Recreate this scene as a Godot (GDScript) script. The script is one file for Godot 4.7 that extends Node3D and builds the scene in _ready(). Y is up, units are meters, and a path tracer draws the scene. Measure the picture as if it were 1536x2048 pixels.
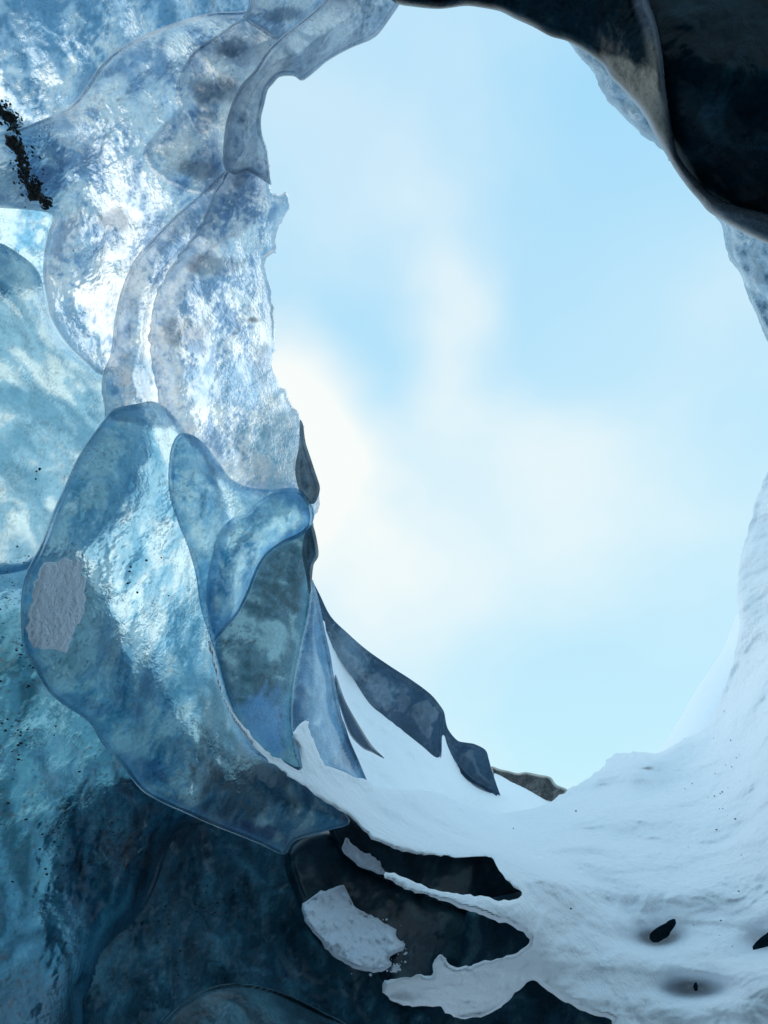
extends Node3D

# ---------------------------------------------------------------- view of the place: photo pixels (1536 x 2048) and depths in metres become points
const FOV := 80.0
const PITCH := 28.0
const EYE := Vector3(0, 1.6, 0)
var focal := 1024.0 / tan(deg_to_rad(FOV / 2.0))
var tilt := Basis(Vector3.RIGHT, deg_to_rad(PITCH))
var names := {}
var noise_low := FastNoiseLite.new()
var noise_mid := FastNoiseLite.new()
var noise_fine := FastNoiseLite.new()
var noise_ridge := FastNoiseLite.new()
var noise_cell := FastNoiseLite.new()
var noise_warp := FastNoiseLite.new()
var noise_scallop := FastNoiseLite.new()


func at(x: float, y: float, d: float) -> Vector3:
	return EYE + tilt * Vector3((x - 768.0) / focal * d, (1024.0 - y) / focal * d, -d)


func make_noise(n: FastNoiseLite, kind: int, freq: float, octaves: int, fractal: int, sd: int) -> void:
	n.noise_type = kind
	n.frequency = freq
	n.fractal_octaves = octaves
	n.fractal_type = fractal
	n.seed = sd


# ---------------------------------------------------------------- depth fields: a thin plate through a few soundings [x, y, depth]
func plate(s: Array) -> PackedFloat64Array:
	var n := s.size()
	var m := n + 3
	var a := []
	for i in m:
		var row := PackedFloat64Array()
		row.resize(m + 1)
		a.append(row)
	for i in n:
		for j in n:
			a[i][j] = bump(Vector2(s[i][0] - s[j][0], s[i][1] - s[j][1]).length_squared() * 1e-6)
		var lin := [1.0, s[i][0] * 1e-3, s[i][1] * 1e-3]
		for k in 3:
			a[i][n + k] = lin[k]
			a[n + k][i] = lin[k]
		a[i][m] = s[i][2]
	for c in m:
		var p := c
		for r in range(c + 1, m):
			if absf(a[r][c]) > absf(a[p][c]):
				p = r
		var t = a[c]
		a[c] = a[p]
		a[p] = t
		for r in m:
			if r != c:
				var f: float = a[r][c] / a[c][c]
				if f != 0.0:
					for k in range(c, m + 1):
						a[r][k] -= f * a[c][k]
	var out := PackedFloat64Array()
	for i in n:
		out.append_array([s[i][0], s[i][1], a[i][m] / a[i][i]])
	for k in 3:
		out.append(a[n + k][m] / a[n + k][n + k])
	return out


func bump(r2: float) -> float:
	return 0.0 if r2 < 1e-12 else r2 * log(r2)


func sound(w: PackedFloat64Array, x: float, y: float) -> float:
	var n := w.size() / 3 - 1
	var k := n * 3
	var d := w[k] + w[k + 1] * x * 1e-3 + w[k + 2] * y * 1e-3
	for i in n:
		var dx := x - w[i * 3]
		var dy := y - w[i * 3 + 1]
		var r2 := (dx * dx + dy * dy) * 1e-6
		if r2 > 1e-12:
			d += w[i * 3 + 2] * r2 * log(r2)
	return d


# ---------------------------------------------------------------- outlines
func smooth(flat: Array, steps := 4, wobble := 0.0, seed_at := 0.0) -> PackedVector2Array:
	var p := PackedVector2Array()
	for i in flat.size() / 2:
		p.append(Vector2(flat[i * 2], flat[i * 2 + 1]))
	var n := p.size()
	var out := PackedVector2Array()
	for i in n:
		var a := p[(i + n - 1) % n]
		var b := p[i]
		var c := p[(i + 1) % n]
		var d := p[(i + 2) % n]
		var most := maxi(steps, int(b.distance_to(c) / 9.0)) if wobble > 0.0 else steps
		for k in most:
			var t := float(k) / most
			# centripetal-like: tangents limited so that long spans do not overshoot
			var span := b.distance_to(c)
			var m0 := (c - a) * 0.5
			var m1 := (d - b) * 0.5
			if m0.length() > span: m0 = m0.normalized() * span
			if m1.length() > span: m1 = m1.normalized() * span
			var t2 := t * t
			var t3 := t2 * t
			var q := b * (2 * t3 - 3 * t2 + 1) + m0 * (t3 - 2 * t2 + t) + c * (3 * t2 - 2 * t3) + m1 * (t3 - t2)
			if wobble > 0.0:
				q += Vector2(noise_fine.get_noise_3d(q.x * 0.012, q.y * 0.012, seed_at), noise_fine.get_noise_3d(q.x * 0.012, q.y * 0.012, seed_at + 7.7)) * wobble
			out.append(q)
	return out


# ---------------------------------------------------------------- one continuous shell of ice, snow or rock
# o: depth (plate), off, rim (px), drop (m), relief (Callable(pos, x, y, sd) -> metres towards the viewer), colour (Callable(pos, x, y, sd) -> Color), step (px), holes
func shell(loops: Array, o: Dictionary) -> Array:
	var g: float = o.get("step", 4.0)
	var rim: float = o.get("rim", 40.0)
	var drop: float = o.get("drop", 0.3)
	var off: float = o.get("off", 0.0)
	var flat_rim: float = o.get("power", 2.0)
	var deep: float = maxf(rim, o.get("reach", 0.0)) + g * 9.0
	var w: PackedFloat64Array = o.depth
	var relief = o.get("relief")
	var colour = o.get("colour")
	var lo: Vector2 = loops[0][0]
	var hi := lo
	for q in loops[0]:
		lo = lo.min(q)
		hi = hi.max(q)
	lo -= Vector2(g, g) * 1.5
	var nx := int((hi.x - lo.x) / g) + 3
	var ny := int((hi.y - lo.y) / g) + 3
	# distances: coarse first, then fine where the rim can be, against the few segments that can be nearest
	var cs := 6
	var cx := nx / cs + 2
	var cy := ny / cs + 2
	var half := g * cs * 0.7072
	var sa := PackedVector2Array()
	var sb := PackedVector2Array()
	for poly: PackedVector2Array in loops:
		for i in poly.size():
			sa.append(poly[i])
			sb.append(poly[(i + 1) % poly.size()])
	var ns := sa.size()
	var outer: int = loops[0].size()
	var on_hole := PackedByteArray()
	on_hole.resize(nx * ny)
	var sd := PackedFloat32Array()
	sd.resize(nx * ny)
	var foot := PackedVector2Array()
	foot.resize(nx * ny)
	var inside := PackedByteArray()
	inside.resize(nx * ny)
	for j in ny:
		var y := lo.y + j * g
		var cuts := []
		for k in ns:
			var u := sa[k]
			var v := sb[k]
			if (u.y > y) != (v.y > y):
				cuts.append((v.x - u.x) * (y - u.y) / (v.y - u.y) + u.x)
		cuts.sort()
		for k in cuts.size() / 2:
			for i in range(maxi(0, ceili((cuts[2 * k] - lo.x) / g)), mini(nx - 1, floori((cuts[2 * k + 1] - lo.x) / g)) + 1):
				inside[j * nx + i] = 1
	var dist := PackedFloat32Array()
	dist.resize(ns)
	for cj in cy:
		for ci in cx:
			var centre := lo + Vector2(ci + 0.5, cj + 0.5) * g * cs
			var least := 1e20
			for k in ns:
				var ab := sb[k] - sa[k]
				var c := sa[k] + ab * clampf((centre - sa[k]).dot(ab) / maxf(ab.length_squared(), 1e-9), 0.0, 1.0)
				dist[k] = centre.distance_to(c)
				least = minf(least, dist[k])
			var few := PackedInt32Array()
			var ck := mini(cj * cs + cs / 2, ny - 1) * nx + mini(ci * cs + cs / 2, nx - 1)
			var near_rim := least < half * 2.5 or (inside[ck] == 1 and least < deep)
			if near_rim:
				for k in ns:
					if dist[k] <= least + half * 2.0:
						few.append(k)
			for j in range(cj * cs, mini(cj * cs + cs, ny)):
				for i in range(ci * cs, mini(ci * cs + cs, nx)):
					var q := lo + Vector2(i, j) * g
					var best := least
					var bp := q
					if near_rim:
						best = 1e20
						for k in few:
							var ab := sb[k] - sa[k]
							var c := sa[k] + ab * clampf((q - sa[k]).dot(ab) / maxf(ab.length_squared(), 1e-9), 0.0, 1.0)
							var e := q.distance_squared_to(c)
							if e < best:
								best = e
								bp = c
								on_hole[j * nx + i] = int(k >= outer)
						best = sqrt(best)
					sd[j * nx + i] = best if inside[j * nx + i] else -best
					foot[j * nx + i] = bp
	var index := PackedInt32Array()
	index.resize(nx * ny)
	index.fill(-1)
	var pos := PackedVector3Array()
	var col := PackedColorArray()
	var uv := PackedVector2Array()
	for j in ny:
		for i in nx:
			var k := j * nx + i
			var s := sd[k]
			var q := lo + Vector2(i, j) * g
			if s <= 0.0:
				if s < -g * 1.5:
					continue
				var near := false
				for b in range(maxi(j - 1, 0), mini(j + 2, ny)):
					for a in range(maxi(i - 1, 0), mini(i + 2, nx)):
						if sd[b * nx + a] > 0.0:
							near = true
				if not near:
					continue
				q = foot[k]
				s = 0.0
			var r := clampf(s / rim, 0.0, 1.0)
			var roll := 1.0 - pow(1.0 - pow(1.0 - r, flat_rim), 1.0 / flat_rim)
			if on_hole[k]: roll = 0.0
			var d := sound(w, q.x, q.y) + off
			var p := at(q.x, q.y, d)
			if drop > 1.0:
				d += drop * roll
				p = at(q.x, q.y, d)
			elif roll > 0.0:
				d += drop * roll * (0.75 + 0.6 * noise_low.get_noise_3dv(p * 0.8))
				p = at(q.x, q.y, d)
			if relief != null:
				d -= relief.call(p, q.x, q.y, s) * (1.0 if on_hole[k] else minf(1.0, s / (g * 2.0)))
				p = at(q.x, q.y, d)
			index[k] = pos.size()
			pos.append(p)
			uv.append(Vector2(q.x, q.y) * 0.002)
			if colour != null:
				col.append(colour.call(p, q.x, q.y, s))
	var tri := PackedInt32Array()
	for j in ny - 1:
		for i in nx - 1:
			var k := j * nx + i
			var n_in := int(sd[k] > 0.0) + int(sd[k + 1] > 0.0) + int(sd[k + nx] > 0.0) + int(sd[k + nx + 1] > 0.0)
			if n_in == 0:
				continue
			var a := index[k]
			var b := index[k + 1]
			var c := index[k + nx]
			var d := index[k + nx + 1]
			if a >= 0 and b >= 0 and c >= 0: tri.append_array([a, b, c])
			if b >= 0 and d >= 0 and c >= 0: tri.append_array([b, d, c])
	var nor := PackedVector3Array()
	nor.resize(pos.size())
	for t in tri.size() / 3:
		var a := tri[t * 3]
		var b := tri[t * 3 + 1]
		var c := tri[t * 3 + 2]
		var f := (pos[c] - pos[a]).cross(pos[b] - pos[a])
		nor[a] += f
		nor[b] += f
		nor[c] += f
	for i in nor.size():
		nor[i] = nor[i].normalized()
	var arr := []
	arr.resize(Mesh.ARRAY_MAX)
	arr[Mesh.ARRAY_VERTEX] = pos
	arr[Mesh.ARRAY_NORMAL] = nor
	arr[Mesh.ARRAY_TEX_UV] = uv
	if col.size():
		arr[Mesh.ARRAY_COLOR] = col
	arr[Mesh.ARRAY_INDEX] = tri
	return arr


# shells are computed side by side once everything is laid out
var jobs := []


func later(o: MeshInstance3D, loops: Array, opts: Dictionary) -> void:
	jobs.append({"node": o, "loops": loops, "opts": opts})


func run_job(i: int) -> void:
	jobs[i].made = shell(jobs[i].loops, jobs[i].opts)


func finish_shells() -> void:
	var task := WorkerThreadPool.add_group_task(run_job, jobs.size())
	WorkerThreadPool.wait_for_group_task_completion(task)
	for j in jobs:
		var mesh := ArrayMesh.new()
		mesh.add_surface_from_arrays(Mesh.PRIMITIVE_TRIANGLES, j.made)
		j.node.mesh = mesh


# ---------------------------------------------------------------- naming
func numbered(called: String) -> String:
	names[called] = names.get(called, 0) + 1
	return called if names[called] == 1 else "%s_%03d" % [called, names[called] - 1]


func thing(called: String, label: String, category: String, where := Vector3.ZERO, group := "") -> Node3D:
	var o := Node3D.new()
	o.name = numbered(called)
	add_child(o)
	o.position = where
	tag(o, label, category, group)
	return o


func tag(o: Node3D, label: String, category: String, group := "") -> void:
	o.set_meta("label", label)
	o.set_meta("category", category)
	if group: o.set_meta("group", group)


func part(called: String, mesh: Mesh, m: Material, parent: Node3D, label := "") -> MeshInstance3D:
	var o := MeshInstance3D.new()
	o.name = called
	o.mesh = mesh
	o.material_override = m
	parent.add_child(o, true)
	o.position = -parent.position if parent != self and parent.get_parent() == self and not parent is MeshInstance3D else Vector3.ZERO
	if label: o.set_meta("label", label)
	return o


func single(called: String, mesh: Mesh, m: Material) -> MeshInstance3D:
	var o := MeshInstance3D.new()
	o.name = numbered(called)
	o.mesh = mesh
	o.material_override = m
	add_child(o)
	return o


# ---------------------------------------------------------------- colours and materials
func lin(r: float, g: float, b: float) -> Color:
	return Color(r, g, b)


func seamless(n: FastNoiseLite, size: int) -> PackedByteArray:
	return n.get_seamless_image(size, size, false, false, 0.15, true).get_data()


func picture(bytes: PackedByteArray, size: int) -> ImageTexture:
	return ImageTexture.create_from_image(Image.create_from_data(size, size, false, Image.FORMAT_L8, bytes))


var tex := {}


func build_textures() -> void:
	var s := 1024
	var n := FastNoiseLite.new()
	make_noise(n, FastNoiseLite.TYPE_SIMPLEX_SMOOTH, 0.008, 6, FastNoiseLite.FRACTAL_FBM, 21)
	n.fractal_gain = 0.62
	var cloud := seamless(n, s)
	make_noise(n, FastNoiseLite.TYPE_SIMPLEX, 0.022, 4, FastNoiseLite.FRACTAL_RIDGED, 5)
	n.domain_warp_enabled = true
	n.domain_warp_amplitude = 40.0
	n.domain_warp_frequency = 0.02
	var vein := seamless(n, s)
	make_noise(n, FastNoiseLite.TYPE_SIMPLEX, 0.06, 4, FastNoiseLite.FRACTAL_FBM, 9)
	n.fractal_gain = 0.6
	n.domain_warp_amplitude = 14.0
	var grain := seamless(n, s)
	n.domain_warp_enabled = false
	make_noise(n, FastNoiseLite.TYPE_SIMPLEX_SMOOTH, 0.010, 3, FastNoiseLite.FRACTAL_FBM, 33)
	var zone := seamless(n, s)
	var mixed := PackedByteArray()
	mixed.resize(s * s)
	var height := PackedByteArray()
	height.resize(s * s)
	for i in s * s:
		var c := cloud[i] / 255.0
		var v := vein[i] / 255.0
		var gr := grain[i] / 255.0
		var z := zone[i] / 255.0
		var crisp := smoothstep(0.3, 0.65, z)
		var t := 0.84 + 0.12 * smoothstep(0.3, 0.7, c) + lerpf(0.15, 0.6, crisp) * (gr - 0.5)
		t += 0.22 * smoothstep(0.82, 0.98, v) * crisp
		t *= 1.0 - 0.55 * smoothstep(0.90, 0.985, v) * (1.0 - crisp)
		t *= 1.0 - 0.75 * smoothstep(0.72, 0.80, gr) * smoothstep(0.58, 0.72, z)
		mixed[i] = int(clampf(t, 0.0, 1.0) * 255.0)
		height[i] = int(clampf(0.45 * c + 0.2 * v + 0.35 * lerpf(0.5, gr, 0.25 + 0.75 * crisp), 0.0, 1.0) * 255.0)
	tex.ice = picture(mixed, s)
	tex.ice_height = picture(height, s)
	make_noise(n, FastNoiseLite.TYPE_SIMPLEX, 0.02, 6, FastNoiseLite.FRACTAL_FBM, 77)
	n.fractal_gain = 0.65
	tex.snow_height = picture(seamless(n, 512), 512)


func ice(through: float, back: float, rough: float, bump_cm: float, coat := 1.0, spec := 0.4, tile := 0.45) -> StandardMaterial3D:
	var m := StandardMaterial3D.new()
	m.albedo_color = Color(1, 1, 1, 1.0 - through)
	m.vertex_color_use_as_albedo = true
	m.albedo_texture = tex.ice
	m.roughness = rough
	m.metallic_specular = spec
	if through > 0.0:
		m.refraction_enabled = true
		m.refraction_scale = 0.031
	if back > 0.0:
		m.backlight_enabled = true
		m.backlight = Color(back, back, back).linear_to_srgb()
	if coat > 0.0:
		m.clearcoat_enabled = true
		m.clearcoat = coat
		m.clearcoat_roughness = 0.1
	m.heightmap_enabled = true
	m.heightmap_scale = bump_cm
	m.heightmap_texture = tex.ice_height
	m.uv1_triplanar = true
	m.uv1_world_triplanar = true
	m.uv1_scale = Vector3.ONE * tile
	m.cull_mode = BaseMaterial3D.CULL_DISABLED
	return m


func snow_material(bump_cm := 2.2, tile := 0.6) -> StandardMaterial3D:
	var m := StandardMaterial3D.new()
	m.albedo_color = Color(0.90, 0.92, 0.97).linear_to_srgb()
	m.roughness = 0.75
	m.metallic_specular = 0.3
	m.heightmap_enabled = true
	m.heightmap_scale = bump_cm
	m.heightmap_texture = tex.snow_height
	m.uv1_triplanar = true
	m.uv1_world_triplanar = true
	m.uv1_scale = Vector3.ONE * tile
	m.cull_mode = BaseMaterial3D.CULL_DISABLED
	return m


# a palette is [deep, body, white, amount of white -1..1, contrast, streak direction (x, y, z stretch)]
func ice_colour(pal: Dictionary) -> Callable:
	var deep: Color = pal.deep
	var body: Color = pal.body
	var white: Color = pal.white
	var bias: float = pal.get("bias", 0.0)
	var contrast: float = pal.get("contrast", 1.0)
	var stretch: Vector3 = pal.get("stretch", Vector3(1, 1, 1))
	var seed_at: float = pal.get("seed", 0.0)
	var blots: Array = pal.get("blots", [])
	var grit: float = pal.get("fine", 0.0)
	var specks: float = pal.get("specks", 0.0)
	var band: float = pal.get("band", 0.0)
	var clean: Color = pal.get("clean", body.lerp(deep, 0.35))
	return func(p: Vector3, x: float, y: float, s: float) -> Color:
		var q := p * stretch + Vector3(seed_at, 0, 0)
		var wv := noise_warp.get_noise_3dv(q)
		q += Vector3(wv, -wv, wv * 0.5) * 0.25
		var t := noise_mid.get_noise_3dv(q) * 1.1 + noise_low.get_noise_3dv(q) * 0.8
		if grit > 0.0:
			t += grit * noise_fine.get_noise_3dv(q) * (0.45 + 0.9 * noise_low.get_noise_3dv(q * 1.3 + Vector3(4, 4, 4)))
		t = t * contrast + bias
		var c := body.lerp(white, smoothstep(0.0, 0.75, t)) if t > 0.0 else body.lerp(deep, smoothstep(0.0, 0.75, -t))
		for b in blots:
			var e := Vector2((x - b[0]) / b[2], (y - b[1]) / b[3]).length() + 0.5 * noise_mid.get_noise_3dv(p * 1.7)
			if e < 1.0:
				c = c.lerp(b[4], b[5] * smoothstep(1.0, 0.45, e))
		if band > 0.0:
			var edge := s / band + 0.35 * noise_mid.get_noise_3dv(p * 1.2)
			c = c.lerp(clean, 0.6 * smoothstep(1.2, 0.4, edge))
			c = c.lerp(white, 0.45 * smoothstep(5.0, 1.0, s) * smoothstep(-0.1, 0.3, noise_low.get_noise_3dv(p * 1.5)))
		if specks > 0.0 and s > band:
			var f := noise_fine.get_noise_3dv(p * 1.3)
			if f > 0.32 and noise_low.get_noise_3dv(p * 1.4 + Vector3(9, 0, 0)) > 0.0:
				c = c.lerp(Color(0.02, 0.03, 0.04), specks * smoothstep(0.32, 0.5, f))
		return c


func ripples(amp: float, fine := 0.0, stretch := Vector3.ONE) -> Callable:
	return func(p: Vector3, x: float, y: float, s: float) -> float:
		return amp * noise_low.get_noise_3dv(p * stretch * 0.9) + amp * 0.35 * noise_mid.get_noise_3dv(p * stretch) + fine * noise_fine.get_noise_3dv(p)


# ================================================================
func _ready() -> void:
	var cam := Camera3D.new()
	cam.name = "camera"
	cam.fov = FOV
	cam.near = 0.05
	cam.far = 2000.0
	cam.position = EYE
	cam.rotation_degrees = Vector3(PITCH, 0, 0)
	add_child(cam)
	cam.current = true

	var env := Environment.new()
	env.background_mode = Environment.BG_SKY
	env.tonemap_mode = Environment.TONE_MAPPER_LINEAR
	env.tonemap_exposure = 1.0
	env.sdfgi_enabled = true
	env.ssao_enabled = true
	env.ssil_enabled = true
	var sky := Sky.new()
	var pano := PanoramaSkyMaterial.new()
	make_noise(noise_low, FastNoiseLite.TYPE_SIMPLEX_SMOOTH, 1.1, 2, FastNoiseLite.FRACTAL_FBM, 1)
	make_noise(noise_mid, FastNoiseLite.TYPE_SIMPLEX_SMOOTH, 3.2, 5, FastNoiseLite.FRACTAL_FBM, 2)
	make_noise(noise_fine, FastNoiseLite.TYPE_SIMPLEX, 14.0, 3, FastNoiseLite.FRACTAL_FBM, 3)
	make_noise(noise_ridge, FastNoiseLite.TYPE_SIMPLEX, 2.0, 4, FastNoiseLite.FRACTAL_RIDGED, 4)
	make_noise(noise_cell, FastNoiseLite.TYPE_CELLULAR, 6.0, 1, FastNoiseLite.FRACTAL_NONE, 5)
	make_noise(noise_scallop, FastNoiseLite.TYPE_CELLULAR, 1.9, 1, FastNoiseLite.FRACTAL_NONE, 8)
	noise_scallop.cellular_jitter = 0.9
	noise_scallop.domain_warp_enabled = true
	noise_scallop.domain_warp_amplitude = 0.25
	noise_scallop.domain_warp_frequency = 1.2
	make_noise(noise_warp, FastNoiseLite.TYPE_SIMPLEX_SMOOTH, 1.6, 2, FastNoiseLite.FRACTAL_FBM, 6)
	pano.panorama = ImageTexture.create_from_image(sky_picture())
	sky.sky_material = pano
	env.sky = sky
	var world := WorldEnvironment.new()
	world.name = "world"
	world.environment = env
	add_child(world)

	var sun := DirectionalLight3D.new()
	sun.name = "sun"
	sun.light_energy = 0.17
	sun.light_angular_distance = 40.0
	sun.light_color = Color(1.0, 0.96, 0.9)
	sun.shadow_enabled = true
	add_child(sun)
	sun.look_at_from_position(Vector3(-8, 5, -6), Vector3(0, 0, 0))

	build_textures()
	build_ground()
	build_vault()
	build_snow()
	build_wall()
	build_ledges()
	build_fins()
	build_overhang()
	build_crusts()
	build_patches()
	finish_shells()


func sky_picture() -> Image:
	var w := 768
	var h := 384
	var im := Image.create(w, h, false, Image.FORMAT_RGBF)
	# clumps of cloud the photo shows: [x, y, size x, size y, strength]
	var clumps := [[590, 860, 190, 240, 0.95], [910, 650, 120, 150, 0.5], [860, 800, 90, 120, 0.3], [640, 1080, 230, 150, 0.5], [900, 1000, 420, 300, 0.12], [800, 1300, 330, 180, 0.2], [1250, 650, 400, 400, 0.18]]
	var dirs := []
	for c in clumps:
		dirs.append((at(c[0], c[1], 1.0) - EYE).normalized())
	for j in h:
		var el := PI * (0.5 - (j + 0.5) / h)
		for i in w:
			var az := TAU * (i + 0.5) / w
			var v := Vector3(sin(az) * cos(el), sin(el), -cos(az) * cos(el))
			var up := maxf(v.y, 0.0)
			var blue := Color(0.53, 0.83, 0.985).lerp(Color(0.38, 0.715, 0.96), smoothstep(0.32, 0.95, up))
			blue = blue.lerp(Color(0.56, 0.88, 0.99), smoothstep(0.30, 0.0, up))
			var q := v * 1.5
			q.y *= 1.3
			var n := noise_low.get_noise_3dv(q * 0.8 + Vector3(3, 1, 0)) * 0.6 + noise_mid.get_noise_3dv(q * 0.42 + Vector3(0, 5, 0)) * 0.5
			var cl := 0.42 * smoothstep(-0.25, 0.55, n)
			var local := v
			for k in clumps.size():
				var e := acos(clampf(local.dot(dirs[k]), -1, 1)) * focal
				var e2: float = e / ((clumps[k][2] + clumps[k][3]) * 0.5) - n * 0.7
				cl += clumps[k][4] * smoothstep(1.2, 0.0, e2)
			if v.y < 0.0:
				blue = Color(0.60, 0.70, 0.80)
				cl = 0.0
			im.set_pixel(i, j, blue.lerp(Color(0.94, 0.985, 0.965), clampf(cl, 0.0, 1.0)))
	return im


var wall_depth: PackedFloat64Array
var snow_depth: PackedFloat64Array
var far_depth: PackedFloat64Array
var roof_depth: PackedFloat64Array


func empty_part(called: String, m: Material, parent: Node3D, label := "") -> MeshInstance3D:
	return part(called, null, m, parent, label)


func lone_shell(called: String, label: String, category: String, outlines: Array, opts: Dictionary, m: Material, steps := 4, wobble := 0.0, group := "") -> MeshInstance3D:
	var o := single(called, null, m)
	if category: tag(o, label, category, group)
	else: o.set_meta("kind", "structure")
	var loops := []
	for k in outlines:
		loops.append(smooth(k, steps, wobble, loops.size() * 3.1 + outlines[0][0]))
	later(o, loops, opts)
	return o


func build_ground() -> void:
	var m := snow_material(0.0)
	m.heightmap_enabled = false
	var p := PlaneMesh.new()
	p.size = Vector2(1600, 1600)
	var o := single("snow_plain", p, m)
	o.position.y = -1.6
	o.set_meta("kind", "structure")


# the rest of the cave, behind and above the viewer
func build_vault() -> void:
	var m := StandardMaterial3D.new()
	m.albedo_color = Color(0.03, 0.07, 0.10).linear_to_srgb()
	m.roughness = 0.25
	m.cull_mode = BaseMaterial3D.CULL_DISABLED
	var st := SurfaceTool.new()
	st.begin(Mesh.PRIMITIVE_TRIANGLES)
	var na := 240
	var ne := 120
	var pts := []
	var ok := []
	for j in ne + 1:
		for i in na + 1:
			var az := TAU * i / na
			var el := lerpf(-PI * 0.5, PI * 0.5, float(j) / ne)
			var v := Vector3(sin(az) * cos(el), sin(el), -cos(az) * cos(el))
			var l := tilt.inverse() * v
			var seen := false
			if l.z < -0.05:
				var q := Vector2(768 + l.x / -l.z * focal, 1024 - l.y / -l.z * focal)
				seen = q.x > -600 and q.x < 1980 and q.y > -200 and q.y < 2300
			ok.append(not seen)
			var r := lerpf(2.2, 5.2, smoothstep(-0.7, 0.6, v.x * 0.8 + v.y * 0.35)) + 0.25 * noise_low.get_noise_3dv(v * 2.0)
			pts.append(EYE + v * r)
	for j in ne:
		for i in na:
			var k := j * (na + 1) + i
			if ok[k] and ok[k + 1] and ok[k + na + 1] and ok[k + na + 2]:
				for q in [k, k + 1, k + na + 1, k + 1, k + na + 2, k + na + 1]:
					st.add_vertex(pts[q])
	st.index()
	st.generate_normals()
	var o := single("ice_vault", st.commit(), m)
	tag(o, "dark ice vault of the cave arching behind and above the viewer", "ice vault")


func snow_relief(dents: Array) -> Callable:
	return func(p: Vector3, x: float, y: float, s: float) -> float:
		var q := Vector3(p.x * 0.35 + p.z * 0.25, p.y * 1.6, p.z * 0.45 - p.x * 0.2)
		var wv := noise_warp.get_noise_3dv(p * 0.5)
		var drift := noise_ridge.get_noise_3dv(q * 0.6 + Vector3(wv, wv, 0) * 0.4)
		var d := 0.22 * noise_low.get_noise_3dv(p * 0.6) + 0.045 * drift + 0.10 * noise_mid.get_noise_3dv(q * 0.4) + 0.012 * noise_fine.get_noise_3dv(q * 0.5)
		for b in dents:
			var e := Vector2((x - b[0]) / b[2], (y - b[1]) / b[3]).rotated(-0.5).length()
			d += b[4] * exp(-e * e)
		return d


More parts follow.
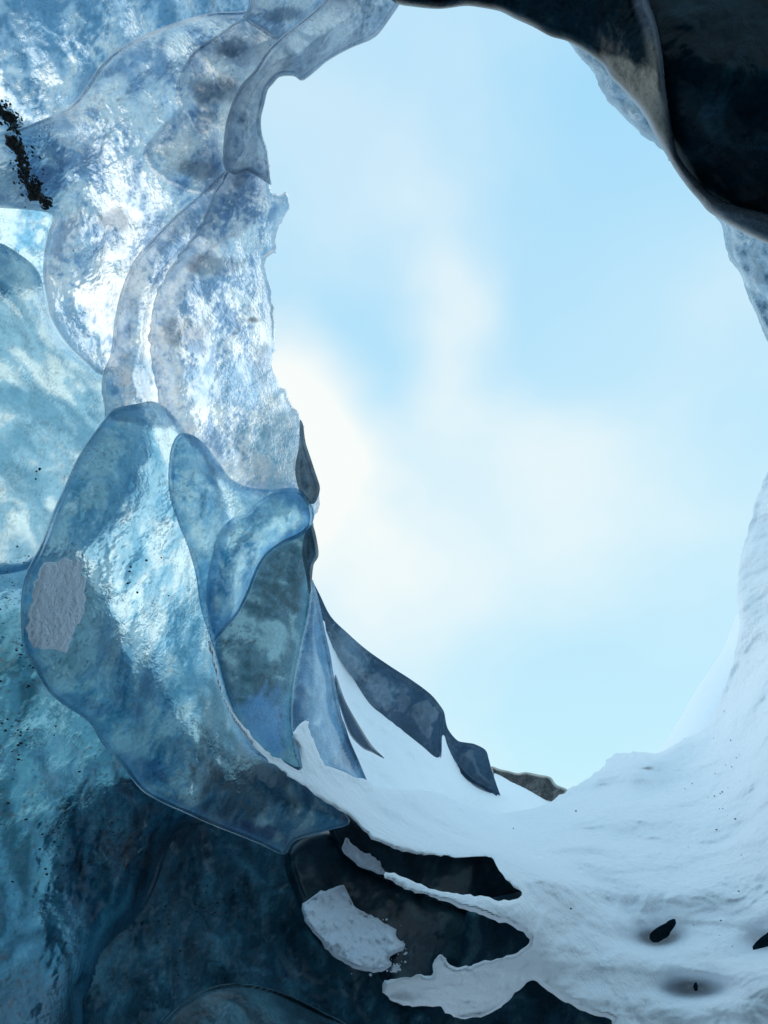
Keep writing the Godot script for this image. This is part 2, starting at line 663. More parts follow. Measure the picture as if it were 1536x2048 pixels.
func build_snow() -> void:
	var m := snow_material()
	snow_depth = plate([[430, 1330, 4.3], [510, 1500, 4.5], [660, 1610, 4.85], [790, 1700, 5.0], [770, 1960, 4.4], [1000, 1720, 5.6], [1060, 1960, 4.6], [880, 1580, 8.2], [1040, 1622, 9.5], [1250, 1510, 10.0], [1420, 1450, 10.5], [1480, 1150, 11.0], [1540, 950, 11.5], [1540, 1500, 7.5], [1540, 1800, 5.2], [1300, 1800, 5.6], [1300, 2060, 4.4], [1600, 2100, 4.0], [2000, 2200, 3.4], [2000, 700, 8.5], [2000, 1500, 5.0], [1150, 1640, 8.0], [600, 1500, 5.2], [720, 1558, 6.2]])
	var edge := [417, 1282, 428, 1296, 436, 1345, 452, 1398, 490, 1455, 530, 1500, 570, 1525, 602, 1541, 598, 1505, 590, 1485, 585, 1470, 600, 1449, 616, 1442, 620, 1461, 637, 1505, 651, 1530, 683, 1542, 710, 1556, 734, 1562, 750, 1575, 800, 1580, 850, 1580, 885, 1590, 940, 1612, 985, 1625, 1040, 1622, 1080, 1612, 1105, 1602]
	edge += [1137, 1581, 1161, 1567, 1183, 1552, 1204, 1537, 1219, 1515, 1234, 1506, 1260, 1507, 1267, 1503, 1275, 1505, 1292, 1504, 1318, 1506, 1365, 1479, 1405, 1461, 1420, 1442, 1431, 1420, 1453, 1366, 1471, 1300, 1477, 1240, 1474, 1180, 1480, 1120, 1497, 1060, 1515, 990, 1540, 935, 1700, 760, 2050, 600]
	edge += [2050, 2300, 1223, 2300, 1224, 2045, 1179, 2028, 1130, 2003, 1096, 1981, 1064, 1961, 1037, 1981, 1008, 2008, 974, 2030, 939, 2037, 915, 2037, 891, 2025, 881, 2013, 817, 2013, 788, 2003, 769, 1988, 763, 1971, 773, 1959, 812, 1954, 842, 1949, 864, 1952, 864, 1936, 869, 1920, 878, 1910, 888, 1913, 895, 1925, 915, 1934]
	edge += [939, 1932, 969, 1922, 1003, 1915, 1042, 1900, 1058, 1883, 1052, 1871, 1027, 1854, 969, 1832, 920, 1815, 871, 1795, 812, 1778, 768, 1757, 769, 1749, 783, 1743, 812, 1756, 852, 1773, 905, 1786, 959, 1793, 1018, 1802, 1040, 1795, 1042, 1783, 1013, 1759, 988, 1722, 979, 1714, 920, 1713, 842, 1708, 788, 1698, 744, 1676, 720, 1652, 695, 1632, 666, 1613, 622, 1583, 549, 1530, 500, 1484, 460, 1425, 440, 1380, 425, 1325]
	var pits := [[1296, 1872, 1330, 1845, 1352, 1836, 1350, 1850, 1335, 1872, 1312, 1884], [1386, 1972, 1396, 1960, 1398, 1972, 1392, 1986], [1500, 1900, 1530, 1868, 1560, 1850, 1560, 1890, 1530, 1895]]
	var dents := [[1312, 1876, 60, 20, -0.45], [1392, 1978, 64, 20, -0.35], [1530, 1890, 50, 36, -0.4], [1275, 1535, 70, 34, 0.45], [1160, 1690, 60, 20, 0.12], [1250, 1640, 80, 18, 0.12], [1080, 1760, 60, 30, 0.1]]
	var slope := lone_shell("snow_slope", "", "", [edge] + pits, {"depth": snow_depth, "rim": 8.0, "drop": 0.05, "relief": snow_relief(dents), "step": 4.0}, m, 3, 5.0)
	var grit := StandardMaterial3D.new()
	grit.albedo_color = Color(0.06, 0.065, 0.07).linear_to_srgb()
	grit.roughness = 0.9
	crumbs("grit", slope, [[1400, 1580, 60, 50, 40], [1460, 1480, 30, 40, 20], [1250, 1700, 160, 90, 22], [1450, 1800, 60, 90, 16]], snow_depth, -0.03, grit)
	# snowfield beyond the sill, between the fins
	far_depth = plate([[600, 1250, 9.0], [655, 1280, 12.5], [744, 1412, 12.8], [878, 1517, 13.5], [888, 1471, 15.2], [1000, 1593, 15.5], [990, 1550, 21.0], [1098, 1603, 22.0], [1040, 1640, 13.0], [850, 1600, 10.5], [700, 1580, 9.0], [600, 1450, 9.0]])
	lone_shell("snow_field", "", "", [[590, 1440, 610, 1260, 645, 1240, 652, 1262, 671, 1305, 710, 1364, 744, 1412, 793, 1451, 842, 1491, 876, 1516, 881, 1490, 883, 1474, 888, 1470, 898, 1500, 915, 1530, 939, 1554, 974, 1577, 998, 1592, 988, 1547, 1018, 1562, 1040, 1572, 1062, 1583, 1098, 1603, 1115, 1592, 1130, 1622, 1040, 1645, 960, 1640, 880, 1612, 800, 1600, 720, 1580, 640, 1560]], {"depth": far_depth, "rim": 10.0, "drop": 0.2, "relief": snow_relief([])}, m, 4, 1.5)
	# pale hill far behind the right bank
	lone_shell("snow_hill", "", "", [[1290, 1530, 1310, 1508, 1340, 1470, 1380, 1400, 1420, 1338, 1445, 1300, 1475, 1225, 1520, 1120, 1700, 900, 1700, 1560]], {"depth": plate([[1310, 1508, 60.0], [1445, 1300, 90.0], [1600, 1000, 110.0], [1600, 1500, 60.0]]), "rim": 60.0, "drop": 14.0, "step": 10.0}, snow_material(20.0, 0.02), 4, 1.0)
	# bare ice under the thin snow, seen through the pits
	lone_shell("ice_floor", "", "", [[960, 1800, 1700, 1700, 2000, 1700, 2000, 2300, 700, 2300, 740, 2060, 900, 1960]], {"depth": snow_depth, "off": 0.6, "rim": 20.0, "drop": 0.2, "relief": ripples(0.05), "colour": ice_colour(slate())}, ice(0.0, 0.0, 0.5, 1.0, 0.0, 0.15), 4)


func pale(over := {}) -> Dictionary:
	return {"deep": lin(0.16, 0.30, 0.52), "body": lin(0.66, 0.78, 0.92), "white": lin(1.0, 1.0, 1.0), "bias": 0.05, "contrast": 2.0, "fine": 1.2, "specks": 0.35, "clean": lin(0.52, 0.68, 0.86)}.merged(over, true)


func blue(over := {}) -> Dictionary:
	return {"deep": lin(0.02, 0.17, 0.38), "body": lin(0.10, 0.37, 0.64), "white": lin(0.55, 0.84, 0.95), "bias": 0.0, "contrast": 1.5, "fine": 0.6, "specks": 0.4, "clean": lin(0.14, 0.40, 0.70)}.merged(over, true)


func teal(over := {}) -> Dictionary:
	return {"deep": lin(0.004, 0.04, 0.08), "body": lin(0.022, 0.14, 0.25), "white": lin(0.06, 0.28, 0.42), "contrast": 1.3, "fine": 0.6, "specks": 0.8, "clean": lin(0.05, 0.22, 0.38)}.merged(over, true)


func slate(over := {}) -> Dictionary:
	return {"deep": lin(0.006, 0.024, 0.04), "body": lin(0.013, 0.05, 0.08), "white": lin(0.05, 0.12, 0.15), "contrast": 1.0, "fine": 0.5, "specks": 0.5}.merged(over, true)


func lobe(parent: Node3D, called: String, outline: Array, off: float, rim: float, drop: float, m: Material, pal: Dictionary, amp := 0.06, fine := 0.003, label := "", wobble := 0.0) -> void:
	var o := empty_part(called, m, parent, label)
	later(o, [smooth(outline, 4, wobble, off)], {"depth": wall_depth, "off": off, "rim": minf(rim, 12.0), "drop": drop * 0.8, "reach": 105.0, "step": 4.5 if off > 0.4 else 3.0, "relief": dish(amp, fine), "colour": ice_colour(pal.merged({"band": 22.0}))})


func dish(amp: float, fine: float) -> Callable:
	return func(p: Vector3, x: float, y: float, s: float) -> float:
		var e := maxf(0.0, 1.0 - s / 100.0)
		var hollow := (noise_scallop.get_noise_3dv(p * Vector3(1.0, 0.75, 1.0)) + 1.0) * smoothstep(0.0, 70.0, s)
		return amp * 1.6 * hollow + amp * 1.2 * noise_low.get_noise_3dv(p * 0.9) + (amp * 0.5 * noise_mid.get_noise_3dv(p) + fine * noise_fine.get_noise_3dv(p)) * smoothstep(6.0, 50.0, s) - 0.12 * e * e


func build_wall() -> void:
	wall_depth = plate([[-700, 0, 1.65], [-700, 1000, 1.7], [-700, 2100, 1.55], [-100, 0, 2.6], [-100, 1000, 2.7], [-100, 2100, 2.3], [300, 0, 3.4], [300, 1000, 4.1], [300, 1600, 3.8], [300, 2100, 2.9], [620, 100, 4.4], [550, 600, 5.2], [620, 1100, 5.6], [600, 1500, 5.2], [600, 1800, 4.5], [650, 2100, 3.6], [900, 1750, 5.4], [1000, 1900, 5.0]])
	var w := thing("ice_wall", "scalloped translucent blue ice wall filling the left of the cave mouth", "ice wall", at(300, 1900, 3.2))
	var clear := ice(0.8, 0.5, 0.3, 2.5, 0.35)
	var cloudy := ice(0.7, 0.5, 0.3, 2.5, 0.35)
	var dense := ice(0.55, 0.6, 0.32, 2.5, 0.4)
	var dark := ice(0.0, 0.1, 0.35, 1.2, 0.15, 0.3)
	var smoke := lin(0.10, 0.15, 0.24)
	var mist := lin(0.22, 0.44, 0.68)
	# the ice behind everything: upper left, left and lower left
	lobe(w, "scallop", [-700, -250, 760, -150, 720, -30, 650, 40, 560, 80, 320, 110, 230, 170, 160, 250, 140, 330, -700, 380], 0.75, 40, 0.2, cloudy, pale({"seed": 1.0, "contrast": 1.6, "bias": 0.0, "deep": lin(0.10, 0.26, 0.46), "body": lin(0.46, 0.66, 0.86)}), 0.10)
	lobe(w, "scallop", [-700, 150, 60, 260, 130, 420, 130, 560, -700, 640], 0.62, 30, 0.3, cloudy, blue({"seed": 2.0, "bias": 0.25}))
	lobe(w, "scallop", [-700, 440, 0, 487, 31, 503, 62, 526, 81, 552, 92, 600, 120, 680, 230, 760, 260, 900, 200, 1050, 100, 1120, 0, 1150, -700, 1180], 0.5, 40, 0.2, ice(0.6, 0.5, 0.35, 2.5), blue({"seed": 3.0, "deep": lin(0.03, 0.15, 0.28), "body": lin(0.09, 0.29, 0.46), "white": lin(0.46, 0.70, 0.76), "stretch": Vector3(0.7, 1.3, 0.7)}))
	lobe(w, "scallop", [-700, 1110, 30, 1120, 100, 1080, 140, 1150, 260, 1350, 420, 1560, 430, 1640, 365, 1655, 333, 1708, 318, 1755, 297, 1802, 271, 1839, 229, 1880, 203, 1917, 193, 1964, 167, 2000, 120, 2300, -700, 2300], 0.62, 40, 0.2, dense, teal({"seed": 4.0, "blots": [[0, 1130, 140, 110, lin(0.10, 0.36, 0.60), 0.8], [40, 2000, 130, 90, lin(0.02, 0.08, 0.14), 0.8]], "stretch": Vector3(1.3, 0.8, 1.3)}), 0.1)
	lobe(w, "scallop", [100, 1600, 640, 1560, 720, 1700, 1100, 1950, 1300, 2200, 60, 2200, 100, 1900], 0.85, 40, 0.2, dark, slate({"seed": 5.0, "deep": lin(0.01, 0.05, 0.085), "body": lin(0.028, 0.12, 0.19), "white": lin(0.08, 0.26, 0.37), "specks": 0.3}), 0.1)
	# nearer scallops
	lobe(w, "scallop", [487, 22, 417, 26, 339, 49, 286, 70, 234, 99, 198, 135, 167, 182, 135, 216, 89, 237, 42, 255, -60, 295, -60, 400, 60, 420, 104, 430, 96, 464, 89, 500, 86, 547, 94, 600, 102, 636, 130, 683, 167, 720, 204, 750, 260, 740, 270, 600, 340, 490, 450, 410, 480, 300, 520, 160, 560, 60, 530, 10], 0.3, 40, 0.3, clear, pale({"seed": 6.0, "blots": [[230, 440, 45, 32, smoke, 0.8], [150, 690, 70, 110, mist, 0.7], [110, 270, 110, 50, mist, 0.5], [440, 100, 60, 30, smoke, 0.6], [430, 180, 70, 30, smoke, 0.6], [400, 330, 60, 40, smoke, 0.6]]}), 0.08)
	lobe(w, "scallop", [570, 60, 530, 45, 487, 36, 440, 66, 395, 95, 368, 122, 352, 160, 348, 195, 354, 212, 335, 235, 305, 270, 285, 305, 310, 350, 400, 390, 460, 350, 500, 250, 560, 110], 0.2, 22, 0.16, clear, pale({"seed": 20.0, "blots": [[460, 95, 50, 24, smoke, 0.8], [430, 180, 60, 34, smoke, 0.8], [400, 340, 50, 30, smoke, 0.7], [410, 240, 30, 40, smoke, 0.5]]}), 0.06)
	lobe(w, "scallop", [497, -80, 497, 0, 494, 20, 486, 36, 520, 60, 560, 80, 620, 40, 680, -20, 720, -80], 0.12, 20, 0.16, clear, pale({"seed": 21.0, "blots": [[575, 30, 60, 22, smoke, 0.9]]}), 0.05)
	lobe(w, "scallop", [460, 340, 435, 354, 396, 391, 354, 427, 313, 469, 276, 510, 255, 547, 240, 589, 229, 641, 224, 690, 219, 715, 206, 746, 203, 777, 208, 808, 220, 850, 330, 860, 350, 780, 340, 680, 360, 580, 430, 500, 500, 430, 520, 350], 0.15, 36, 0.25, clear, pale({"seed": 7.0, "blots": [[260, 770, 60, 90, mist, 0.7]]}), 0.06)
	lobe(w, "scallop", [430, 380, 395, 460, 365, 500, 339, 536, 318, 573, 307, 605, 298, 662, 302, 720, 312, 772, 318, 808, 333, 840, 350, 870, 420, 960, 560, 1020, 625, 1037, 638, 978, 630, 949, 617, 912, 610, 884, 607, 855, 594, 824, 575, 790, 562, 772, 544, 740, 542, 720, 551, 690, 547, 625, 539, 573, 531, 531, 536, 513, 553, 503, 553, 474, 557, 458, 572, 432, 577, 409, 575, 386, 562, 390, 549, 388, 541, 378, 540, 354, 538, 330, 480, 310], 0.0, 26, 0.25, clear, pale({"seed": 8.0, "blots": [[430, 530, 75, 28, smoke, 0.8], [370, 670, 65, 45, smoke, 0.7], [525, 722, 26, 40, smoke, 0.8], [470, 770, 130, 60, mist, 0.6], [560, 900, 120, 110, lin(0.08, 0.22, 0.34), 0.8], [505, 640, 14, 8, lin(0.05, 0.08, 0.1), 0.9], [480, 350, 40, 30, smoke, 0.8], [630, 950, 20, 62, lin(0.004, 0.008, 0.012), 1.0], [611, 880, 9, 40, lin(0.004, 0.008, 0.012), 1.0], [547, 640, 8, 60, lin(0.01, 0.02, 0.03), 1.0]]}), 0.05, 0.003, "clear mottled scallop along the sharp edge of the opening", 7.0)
	lobe(w, "drape", [646, 3, 615, 31, 562, 73, 531, 104, 508, 141, 484, 167, 469, 193, 458, 224, 451, 250, 446, 300, 448, 335, 470, 350, 500, 345, 541, 370, 540, 354, 537, 323, 534, 297, 525, 271, 522, 240, 529, 208, 536, 180, 547, 167, 560, 154, 588, 153, 604, 162, 625, 148, 656, 122, 703, 96, 750, 75, 781, 36, 800, 8, 830, -40, 700, -60], -0.1, 26, 0.25, ice(0.6, 0.6, 0.3, 0.8), pale({"seed": 9.0, "deep": lin(0.12, 0.18, 0.28), "body": lin(0.34, 0.44, 0.58), "white": lin(0.75, 0.83, 0.92), "clean": lin(0.32, 0.42, 0.58), "contrast": 1.5, "bias": -0.05, "blots": [[530, 300, 22, 26, lin(0.85, 0.9, 0.97), 0.9], [548, 128, 24, 34, lin(0.85, 0.9, 0.97), 0.9]]}), 0.05)
	lobe(w, "scallop", [312, 804, 271, 808, 234, 816, 216, 829, 177, 881, 151, 923, 130, 970, 104, 1027, 78, 1095, 52, 1147, 42, 1199, 42, 1251, 47, 1298, 68, 1334, 94, 1381, 130, 1412, 177, 1444, 203, 1485, 240, 1527, 281, 1579, 323, 1605, 370, 1626, 417, 1647, 469, 1668, 521, 1689, 568, 1709, 589, 1682, 656, 1661, 700, 1640, 600, 1540, 500, 1480, 440, 1300, 420, 1000, 360, 850], -0.05, 30, 0.35, cloudy, blue({"seed": 10.0, "body": lin(0.15, 0.45, 0.69), "deep": lin(0.04, 0.23, 0.45), "bias": 0.12, "stretch": Vector3(1.1, 0.8, 1.1), "blots": [[500, 1545, 130, 150, lin(0.012, 0.075, 0.14), 0.9], [430, 1430, 50, 90, lin(0.015, 0.09, 0.16), 0.8], [490, 1665, 110, 26, lin(0.03, 0.10, 0.30), 0.8], [150, 1420, 90, 40, lin(0.03, 0.15, 0.40), 0.7], [270, 1540, 90, 40, lin(0.03, 0.15, 0.40), 0.7]]}), 0.07)
	lobe(w, "scallop", [365, 866, 349, 878, 339, 912, 336, 965, 341, 1006, 354, 1048, 375, 1095, 391, 1147, 401, 1215, 417, 1267, 427, 1293, 432, 1282, 453, 1256, 479, 1225, 500, 1183, 516, 1142, 536, 1110, 568, 1087, 599, 1074, 622, 1053, 628, 1020, 599, 978, 547, 978, 500, 975, 464, 959, 443, 933, 417, 897, 391, 873], -0.2, 26, 0.25, clear, blue({"seed": 12.0, "bias": 0.3, "body": lin(0.18, 0.46, 0.70)}), 0.08)
	lobe(w, "scallop", [622, 1053, 624, 1020, 605, 985, 575, 980, 547, 985, 516, 1003, 495, 1025, 468, 1036, 440, 1058, 424, 1110, 412, 1180, 417, 1250, 427, 1293, 432, 1282, 453, 1256, 479, 1225, 500, 1183, 516, 1142, 536, 1110, 568, 1087, 599, 1074], -0.3, 16, 0.14, clear, blue({"seed": 22.0, "bias": 0.35, "body": lin(0.25, 0.50, 0.70), "contrast": 2.4}), 0.12, 0.02, "rumpled bright scallop at the pointed edge of the opening")
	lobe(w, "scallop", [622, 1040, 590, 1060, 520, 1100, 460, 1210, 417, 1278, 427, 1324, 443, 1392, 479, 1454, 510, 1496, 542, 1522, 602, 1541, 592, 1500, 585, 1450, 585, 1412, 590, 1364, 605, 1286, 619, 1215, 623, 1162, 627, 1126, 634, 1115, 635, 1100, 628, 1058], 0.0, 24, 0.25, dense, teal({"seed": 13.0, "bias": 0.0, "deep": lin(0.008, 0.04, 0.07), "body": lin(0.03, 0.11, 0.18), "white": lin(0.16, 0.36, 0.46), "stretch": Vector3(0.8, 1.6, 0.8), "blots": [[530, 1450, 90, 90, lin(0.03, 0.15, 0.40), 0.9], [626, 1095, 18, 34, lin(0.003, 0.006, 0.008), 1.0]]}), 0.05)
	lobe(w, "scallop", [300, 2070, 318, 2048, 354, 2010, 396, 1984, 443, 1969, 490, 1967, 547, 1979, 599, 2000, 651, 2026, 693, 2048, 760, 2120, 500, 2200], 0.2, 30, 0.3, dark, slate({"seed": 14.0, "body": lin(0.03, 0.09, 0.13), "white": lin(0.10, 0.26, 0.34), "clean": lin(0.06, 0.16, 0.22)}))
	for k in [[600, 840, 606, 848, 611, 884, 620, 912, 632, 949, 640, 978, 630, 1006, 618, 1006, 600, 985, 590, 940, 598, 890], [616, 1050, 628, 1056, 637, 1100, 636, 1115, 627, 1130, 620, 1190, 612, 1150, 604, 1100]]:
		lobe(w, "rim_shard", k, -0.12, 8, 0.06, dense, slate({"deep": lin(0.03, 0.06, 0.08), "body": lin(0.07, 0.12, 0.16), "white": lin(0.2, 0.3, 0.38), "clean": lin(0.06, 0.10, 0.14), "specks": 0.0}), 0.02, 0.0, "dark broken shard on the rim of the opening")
	var dirt := StandardMaterial3D.new()
	dirt.albedo_color = Color(0.02, 0.019, 0.017).linear_to_srgb()
	dirt.roughness = 0.7
	dirt.cull_mode = BaseMaterial3D.CULL_DISABLED
	for k in [[[-30, 170, 0, 200, 16, 219, 30, 232, 42, 250, 30, 258, 14, 250, -4, 228, -40, 200], 0.64], [[16, 266, 26, 270, 37, 276, 42, 300, 52, 339, 64, 360, 78, 375, 92, 395, 104, 417, 96, 416, 78, 408, 57, 390, 52, 370, 47, 354, 36, 325, 26, 300], 0.2]]:
		var o := empty_part("dirt_band", dirt, w, "black gritty dirt band in the ice")
		later(o, [smooth(k[0], 3, 22.0, k[1])], {"depth": wall_depth, "off": k[1], "rim": 4.0, "drop": 0.02, "relief": ripples(0.08, 0.03), "step": 2.5})
	speckle(w, [[35, 1330, 60, 240, 0.5, 900], [120, 1650, 130, 200, 0.53, 500], [330, 1870, 120, 90, 0.75, 200], [500, 1780, 160, 60, 0.75, 200], [100, 945, 40, 20, 0.4, 12], [300, 1150, 60, 60, -0.18, 40], [10, 225, 16, 26, 0.62, 130], [30, 245, 16, 20, 0.6, 120], [30, 285, 14, 26, 0.2, 200], [48, 335, 12, 34, 0.2, 260], [66, 375, 16, 26, 0.2, 260], [92, 405, 14, 14, 0.2, 150], [60, 340, 40, 80, 0.2, 90]])


func speckle(parent: Node3D, clusters: Array) -> void:
	var bit := SphereMesh.new()
	bit.radius = 1.0
	bit.height = 1.4
	bit.radial_segments = 6
	bit.rings = 3
	var m := StandardMaterial3D.new()
	m.albedo_color = Color(0.012, 0.013, 0.014).linear_to_srgb()
	m.roughness = 0.8
	var rng := RandomNumberGenerator.new()
	rng.seed = 11
	var spots: Array[Transform3D] = []
	for c in clusters:
		for i in int(c[5]):
			var a := rng.randf() * TAU
			var r := sqrt(rng.randf())
			var x: float = c[0] + cos(a) * r * c[2]
			var y: float = c[1] + sin(a) * r * c[3]
			var d: float = sound(wall_depth, x, y) + c[4]
			var q := at(x, y, d)
			if c[5] > 300 and noise_mid.get_noise_3dv(q * 1.5) < 0.05:
				continue
			d -= 0.1 * noise_low.get_noise_3dv(q * 0.9) + 0.035 * noise_mid.get_noise_3dv(q) + 0.005
			var size := 0.0022 + 0.009 * pow(rng.randf(), 5.0)
			var b := Basis.from_euler(Vector3(rng.randf(), rng.randf(), rng.randf()) * TAU).scaled(Vector3(1.0, 0.6, 1.2) * size)
			spots.append(Transform3D(b, at(x, y, d) - parent.position))
	var mm := MultiMesh.new()
	mm.transform_format = MultiMesh.TRANSFORM_3D
	mm.mesh = bit
	mm.instance_count = spots.size()
	for i in spots.size():
		mm.set_instance_transform(i, spots[i])
	var o := MultiMeshInstance3D.new()
	o.name = "dirt_speck"
	o.multimesh = mm
	o.material_override = m
	o.set_meta("kind", "stuff")
	parent.add_child(o)


func build_ledges() -> void:
	var dark := ice(0.0, 0.0, 0.3, 0.6, 0.2, 0.3)
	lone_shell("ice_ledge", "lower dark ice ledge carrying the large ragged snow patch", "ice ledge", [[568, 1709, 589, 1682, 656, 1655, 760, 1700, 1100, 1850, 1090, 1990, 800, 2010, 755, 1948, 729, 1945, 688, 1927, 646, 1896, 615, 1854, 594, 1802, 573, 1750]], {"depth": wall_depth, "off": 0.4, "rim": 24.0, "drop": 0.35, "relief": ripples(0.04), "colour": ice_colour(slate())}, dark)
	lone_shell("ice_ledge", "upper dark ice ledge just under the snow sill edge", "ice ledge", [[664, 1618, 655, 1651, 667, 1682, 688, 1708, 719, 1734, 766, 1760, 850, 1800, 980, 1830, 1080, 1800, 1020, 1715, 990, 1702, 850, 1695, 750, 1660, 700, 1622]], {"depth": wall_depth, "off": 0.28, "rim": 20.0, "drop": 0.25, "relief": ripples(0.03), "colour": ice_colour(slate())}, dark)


func blade(bulge: float, amp: float) -> Callable:
	return func(p: Vector3, x: float, y: float, s: float) -> float:
		var e := maxf(0.0, 1.0 - s / 55.0)
		return amp * noise_low.get_noise_3dv(p * 0.8) + amp * 0.5 * noise_mid.get_noise_3dv(p * 0.6) - bulge * e * e


func build_fins() -> void:
	var m := ice(0.3, 0.8, 0.22, 1.5, 1.0, 0.5)
	var p := {"deep": lin(0.05, 0.14, 0.28), "body": lin(0.16, 0.36, 0.58), "white": lin(0.5, 0.7, 0.86), "contrast": 0.4, "bias": 0.15, "blots": [[600, 1420, 30, 60, lin(0.05, 0.14, 0.26), 0.6], [700, 1500, 30, 60, lin(0.05, 0.14, 0.28), 0.8]]}
	var d := {"deep": lin(0.01, 0.03, 0.06), "body": lin(0.03, 0.08, 0.16), "white": lin(0.10, 0.20, 0.32), "contrast": 0.35, "blots": [[690, 1310, 60, 80, lin(0.16, 0.30, 0.44), 0.9], [750, 1390, 50, 40, lin(0.10, 0.20, 0.32), 0.8]]}
	var k := {"deep": lin(0.008, 0.01, 0.012), "body": lin(0.02, 0.024, 0.028), "white": lin(0.08, 0.09, 0.10), "contrast": 1.0}
	lone_shell("ice_fin", "tall blue ice blade nearest the cave wall, snow heaped at its foot", "ice fin", [[623, 1159, 615, 1207, 600, 1286, 585, 1364, 579, 1412, 578, 1451, 584, 1490, 600, 1540, 660, 1570, 740, 1575, 734, 1561, 717, 1520, 700, 1481, 690, 1450, 683, 1432, 671, 1373, 661, 1310, 650, 1262, 641, 1215, 632, 1180]], {"depth": plate([[623, 1160, 7.5], [580, 1440, 6.6], [734, 1561, 7.6], [661, 1310, 8.0]]), "rim": 8.0, "drop": 0.2, "reach": 60.0, "relief": blade(0.5, 0.1), "colour": ice_colour(p), "step": 3.0}, m, 4, 0.0, "ice fins beyond the cave mouth")
	lone_shell("ice_fin", "thin grey ice sliver between the blue blade and the white snow tongue", "ice fin", [[668, 1370, 683, 1425, 700, 1470, 726, 1497, 744, 1505, 769, 1517, 744, 1491, 715, 1445, 690, 1400, 672, 1350]], {"depth": plate([[668, 1370, 8.6], [769, 1517, 9.0], [700, 1470, 8.7]]), "rim": 6.0, "drop": 0.2, "colour": ice_colour(d), "step": 3.0}, m, 4, 0.0, "ice fins beyond the cave mouth")
	lone_shell("ice_fin", "broad dark blue ice fin on the skyline above the snow tongue", "ice fin", [[620, 1155, 639, 1188, 661, 1232, 695, 1266, 734, 1300, 783, 1334, 822, 1359, 861, 1388, 881, 1412, 889, 1428, 884, 1470, 879, 1522, 842, 1500, 793, 1460, 744, 1420, 710, 1372, 671, 1315, 649, 1262, 636, 1215]], {"depth": plate([[620, 1155, 12.0], [783, 1334, 13.6], [888, 1427, 13.8], [878, 1517, 13.6], [671, 1305, 12.9]]), "rim": 8.0, "drop": 0.25, "reach": 60.0, "relief": blade(0.7, 0.35), "colour": ice_colour(d), "step": 3.0}, m, 4, 0.0, "ice fins beyond the cave mouth")
	lone_shell("ice_fin", "short dark pointed ice fin left of the rocky ridge", "ice fin", [[888, 1424, 895, 1456, 915, 1481, 932, 1485, 949, 1488, 971, 1500, 978, 1520, 983, 1539, 993, 1569, 1001, 1597, 974, 1582, 939, 1562, 915, 1538, 895, 1505, 886, 1480, 878, 1480, 881, 1455]], {"depth": plate([[888, 1427, 15.4], [978, 1520, 15.8], [1000, 1593, 15.7], [888, 1471, 15.4]]), "rim": 7.0, "drop": 0.25, "reach": 60.0, "relief": blade(0.7, 0.3), "colour": ice_colour(d), "step": 3.0}, m, 4, 0.0, "ice fins beyond the cave mouth")
	lone_shell("rocky_ridge", "dark gravel covered ridge low on the skyline beyond the snow sill", "ridge", [[982, 1533, 1000, 1538, 1018, 1542, 1035, 1546, 1052, 1544, 1078, 1549, 1101, 1554, 1113, 1569, 1135, 1579, 1130, 1592, 1113, 1606, 1098, 1610, 1062, 1592, 1018, 1572, 988, 1556]], {"depth": plate([[986, 1535, 21.5], [1135, 1579, 22.5], [1098, 1603, 22.3]]), "rim": 8.0, "drop": 0.8, "relief": ripples(0.2, 0.06), "colour": ice_colour(k), "step": 3.0}, m, 4)


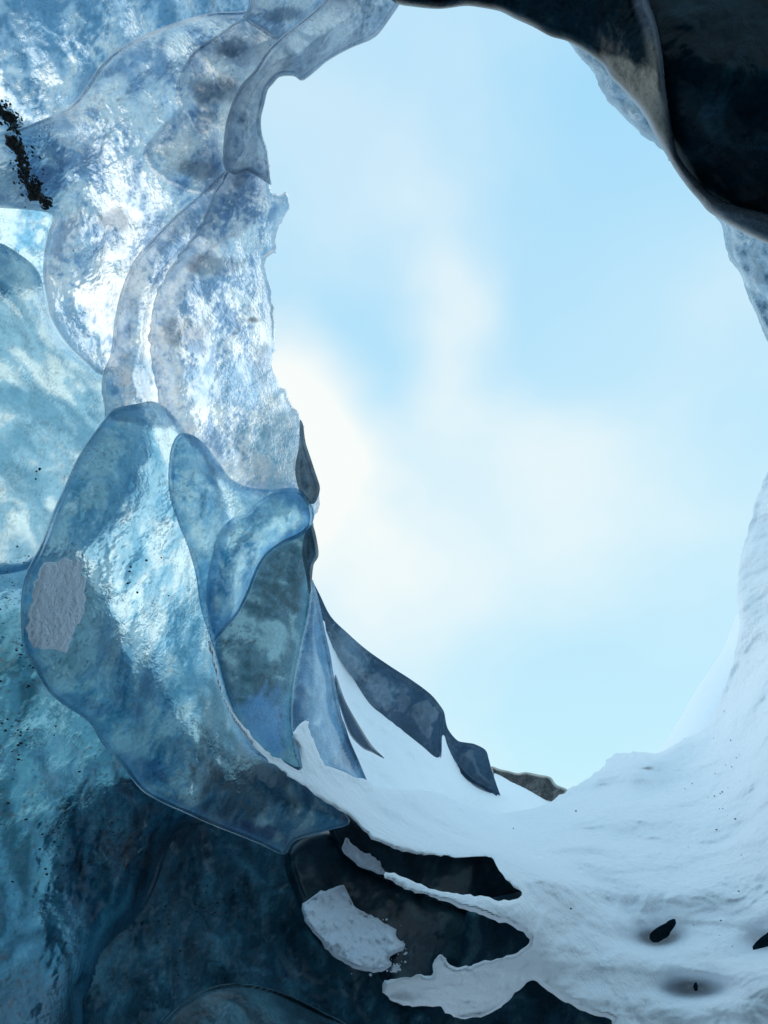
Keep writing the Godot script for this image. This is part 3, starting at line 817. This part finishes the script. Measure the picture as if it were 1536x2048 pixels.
func build_overhang() -> void:
	roof_depth = plate([[760, -80, 4.3], [800, 10, 4.4], [1000, 20, 4.4], [1200, 130, 4.4], [1330, 300, 4.4], [1436, 436, 4.4], [1600, 520, 4.3], [1600, -100, 3.9], [1600, 300, 3.9], [1300, -100, 4.0], [1100, -100, 4.1], [1320, 150, 4.0]])
	var o := thing("ice_overhang", "near black ice overhang hanging down from the upper right", "ice overhang", at(1600, -100, 2.2))
	var m := ice(0.0, 0.0, 0.22, 0.6, 0.0, 0.2)
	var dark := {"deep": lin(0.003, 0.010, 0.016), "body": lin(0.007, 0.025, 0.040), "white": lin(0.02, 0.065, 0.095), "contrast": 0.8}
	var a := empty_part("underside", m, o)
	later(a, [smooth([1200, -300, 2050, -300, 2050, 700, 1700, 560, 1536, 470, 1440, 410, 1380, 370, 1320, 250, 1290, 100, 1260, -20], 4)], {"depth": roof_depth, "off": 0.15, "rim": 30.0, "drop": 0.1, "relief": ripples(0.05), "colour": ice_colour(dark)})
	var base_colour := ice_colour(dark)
	# reflected light painted as a pale band along the fold, wider low down
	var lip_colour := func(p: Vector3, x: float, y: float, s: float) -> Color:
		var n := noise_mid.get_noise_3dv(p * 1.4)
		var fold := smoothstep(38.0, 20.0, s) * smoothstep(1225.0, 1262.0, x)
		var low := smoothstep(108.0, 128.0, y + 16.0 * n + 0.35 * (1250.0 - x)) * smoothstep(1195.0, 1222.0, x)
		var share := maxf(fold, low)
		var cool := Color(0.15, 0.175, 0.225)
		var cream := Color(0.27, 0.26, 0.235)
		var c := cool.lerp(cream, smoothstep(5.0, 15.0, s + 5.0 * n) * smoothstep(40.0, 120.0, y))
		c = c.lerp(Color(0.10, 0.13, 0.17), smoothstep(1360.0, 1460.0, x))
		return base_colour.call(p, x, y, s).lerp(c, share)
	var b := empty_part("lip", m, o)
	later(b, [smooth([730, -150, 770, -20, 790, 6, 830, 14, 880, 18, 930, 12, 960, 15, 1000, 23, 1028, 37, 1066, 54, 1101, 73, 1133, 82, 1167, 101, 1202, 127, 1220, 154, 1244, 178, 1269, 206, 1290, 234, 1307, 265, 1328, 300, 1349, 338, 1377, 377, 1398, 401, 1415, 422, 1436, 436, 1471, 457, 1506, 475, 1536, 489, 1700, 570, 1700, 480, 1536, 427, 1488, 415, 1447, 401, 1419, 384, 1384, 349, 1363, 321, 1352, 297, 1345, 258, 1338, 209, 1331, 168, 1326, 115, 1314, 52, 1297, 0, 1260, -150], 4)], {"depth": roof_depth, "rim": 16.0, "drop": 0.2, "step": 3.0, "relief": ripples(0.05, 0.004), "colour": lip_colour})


func build_crusts() -> void:
	var m := ice(0.0, 0.9, 0.35, 3.0, 0.3)
	var p := {"deep": lin(0.2, 0.34, 0.46), "body": lin(0.42, 0.58, 0.72), "white": lin(0.8, 0.88, 0.94), "contrast": 1.0}
	lone_shell("ice_crust", "knobbly pale ice crust peeking out behind the dark overhang lip", "ice crust", [[1125, 60, 1140, 88, 1160, 115, 1175, 130, 1190, 150, 1200, 175, 1215, 200, 1240, 228, 1265, 250, 1290, 275, 1320, 295, 1345, 320, 1360, 200, 1240, 60]], {"depth": plate([[1130, 80, 6.0], [1330, 310, 6.4], [1330, 100, 5.6]]), "rim": 20.0, "drop": 0.4, "relief": knobs(0.16), "colour": ice_colour(p), "step": 3.0}, m, 4, 4.0)
	lone_shell("ice_cliff", "knobbly snow dusted ice face under the overhang at the right edge", "ice face", [[1430, 420, 1443, 450, 1450, 490, 1460, 520, 1480, 545, 1500, 600, 1517, 640, 1525, 660, 1540, 690, 1620, 800, 1700, 400, 1500, 380]], {"depth": plate([[1440, 430, 7.0], [1540, 690, 7.5], [1600, 450, 5.8]]), "rim": 24.0, "drop": 0.5, "relief": knobs(0.2), "colour": ice_colour(p), "step": 3.0}, m, 4, 3.0)


func knobs(amp: float) -> Callable:
	return func(p: Vector3, x: float, y: float, s: float) -> float:
		return -amp * noise_cell.get_noise_3dv(p * 0.55) + amp * 0.4 * noise_mid.get_noise_3dv(p)


func crumbs(called: String, parent: Node3D, spots_at: Array, depth: PackedFloat64Array, off: float, m: Material = null) -> void:
	var bit := SphereMesh.new()
	bit.radius = 1.0
	bit.height = 1.6
	bit.radial_segments = 7
	bit.rings = 4
	var rng := RandomNumberGenerator.new()
	rng.seed = 5
	var spots: Array[Transform3D] = []
	for c in spots_at:
		for i in int(c[4]):
			var x: float = c[0] + rng.randfn() * c[2]
			var y: float = c[1] + rng.randfn() * c[3]
			var size := 0.003 + 0.012 * pow(rng.randf(), 3.0)
			var b := Basis.from_euler(Vector3(rng.randf(), rng.randf(), rng.randf()) * TAU).scaled(Vector3(1.0, 0.7, 1.15) * size)
			spots.append(Transform3D(b, at(x, y, sound(depth, x, y) + off) - parent.position))
	var mm := MultiMesh.new()
	mm.transform_format = MultiMesh.TRANSFORM_3D
	mm.mesh = bit
	mm.instance_count = spots.size()
	for i in spots.size():
		mm.set_instance_transform(i, spots[i])
	var o := MultiMeshInstance3D.new()
	o.name = called
	o.multimesh = mm
	o.material_override = m if m else snow_material(0.5, 4.0)
	o.set_meta("kind", "stuff")
	parent.add_child(o, true)


func heap(y0: float, slant: float, lumps: float) -> Callable:
	return func(p: Vector3, x: float, y: float, s: float) -> float:
		return slant * (y - y0) * 0.01 + lumps * (noise_mid.get_noise_3dv(p * 0.9) + 0.5 * noise_low.get_noise_3dv(p * 2.5)) + 0.025 * noise_fine.get_noise_3dv(p)


func build_patches() -> void:
	var m := snow_material(2.5, 1.1)
	m.albedo_color = Color(0.84, 0.90, 1.0).linear_to_srgb()
	var frost := snow_material(1.2, 1.6)
	frost.albedo_color = Color(0.80, 0.87, 0.98).linear_to_srgb()
	var big := lone_shell("snow_patch", "large ragged snow patch lying on the lower dark ice ledge", "snow patch", [[603, 1810, 620, 1797, 642, 1783, 665, 1777, 686, 1770, 695, 1788, 715, 1817, 735, 1826, 754, 1837, 775, 1850, 793, 1861, 793, 1876, 810, 1891, 803, 1903, 778, 1915, 783, 1930, 764, 1942, 739, 1944, 705, 1935, 666, 1910, 632, 1871, 610, 1842]], {"depth": wall_depth, "off": 0.2, "rim": 9.0, "drop": 0.16, "relief": heap(1850.0, 0.13, 0.10), "step": 3.0}, m, 3, 5.0, "snow patches on the ice")
	lone_shell("snow_patch", "thin snow streak on the upper dark ledge near its left end", "snow patch", [[690, 1676, 700, 1683, 720, 1700, 735, 1706, 749, 1715, 758, 1726, 766, 1739, 769, 1749, 744, 1744, 710, 1725, 686, 1703, 687, 1690]], {"depth": wall_depth, "off": 0.2, "rim": 7.0, "drop": 0.06, "relief": heap(1720.0, 0.15, 0.05), "step": 3.0}, m, 3, 6.0, "snow patches on the ice")
	lone_shell("snow_patch", "small crumb of snow between the large patch and the lowest snow tongue", "snow patch", [[785, 1932, 796, 1928, 800, 1938, 792, 1945, 779, 1944]], {"depth": wall_depth, "off": 0.3, "rim": 8.0, "drop": 0.06, "step": 3.0}, m, 3, 3.0, "snow patches on the ice")
	lone_shell("frost_patch", "oval frost coated snow patch stuck on the left ice wall", "snow patch", [[83, 1131, 104, 1121, 132, 1119, 161, 1121, 169, 1152, 168, 1175, 167, 1199, 156, 1251, 146, 1277, 130, 1308, 104, 1298, 68, 1298, 52, 1272, 55, 1245, 62, 1220, 66, 1185, 73, 1152]], {"depth": wall_depth, "off": -0.2, "rim": 20.0, "drop": 0.05, "relief": ripples(0.04, 0.005), "step": 2.5}, frost, 3, 14.0, "snow patches on the ice")
	crumbs("snow_crumb", big, [[805, 1905, 10, 12, 12], [790, 1932, 8, 6, 10], [750, 1948, 20, 5, 6], [775, 1850, 16, 8, 6]], wall_depth, 0.29)
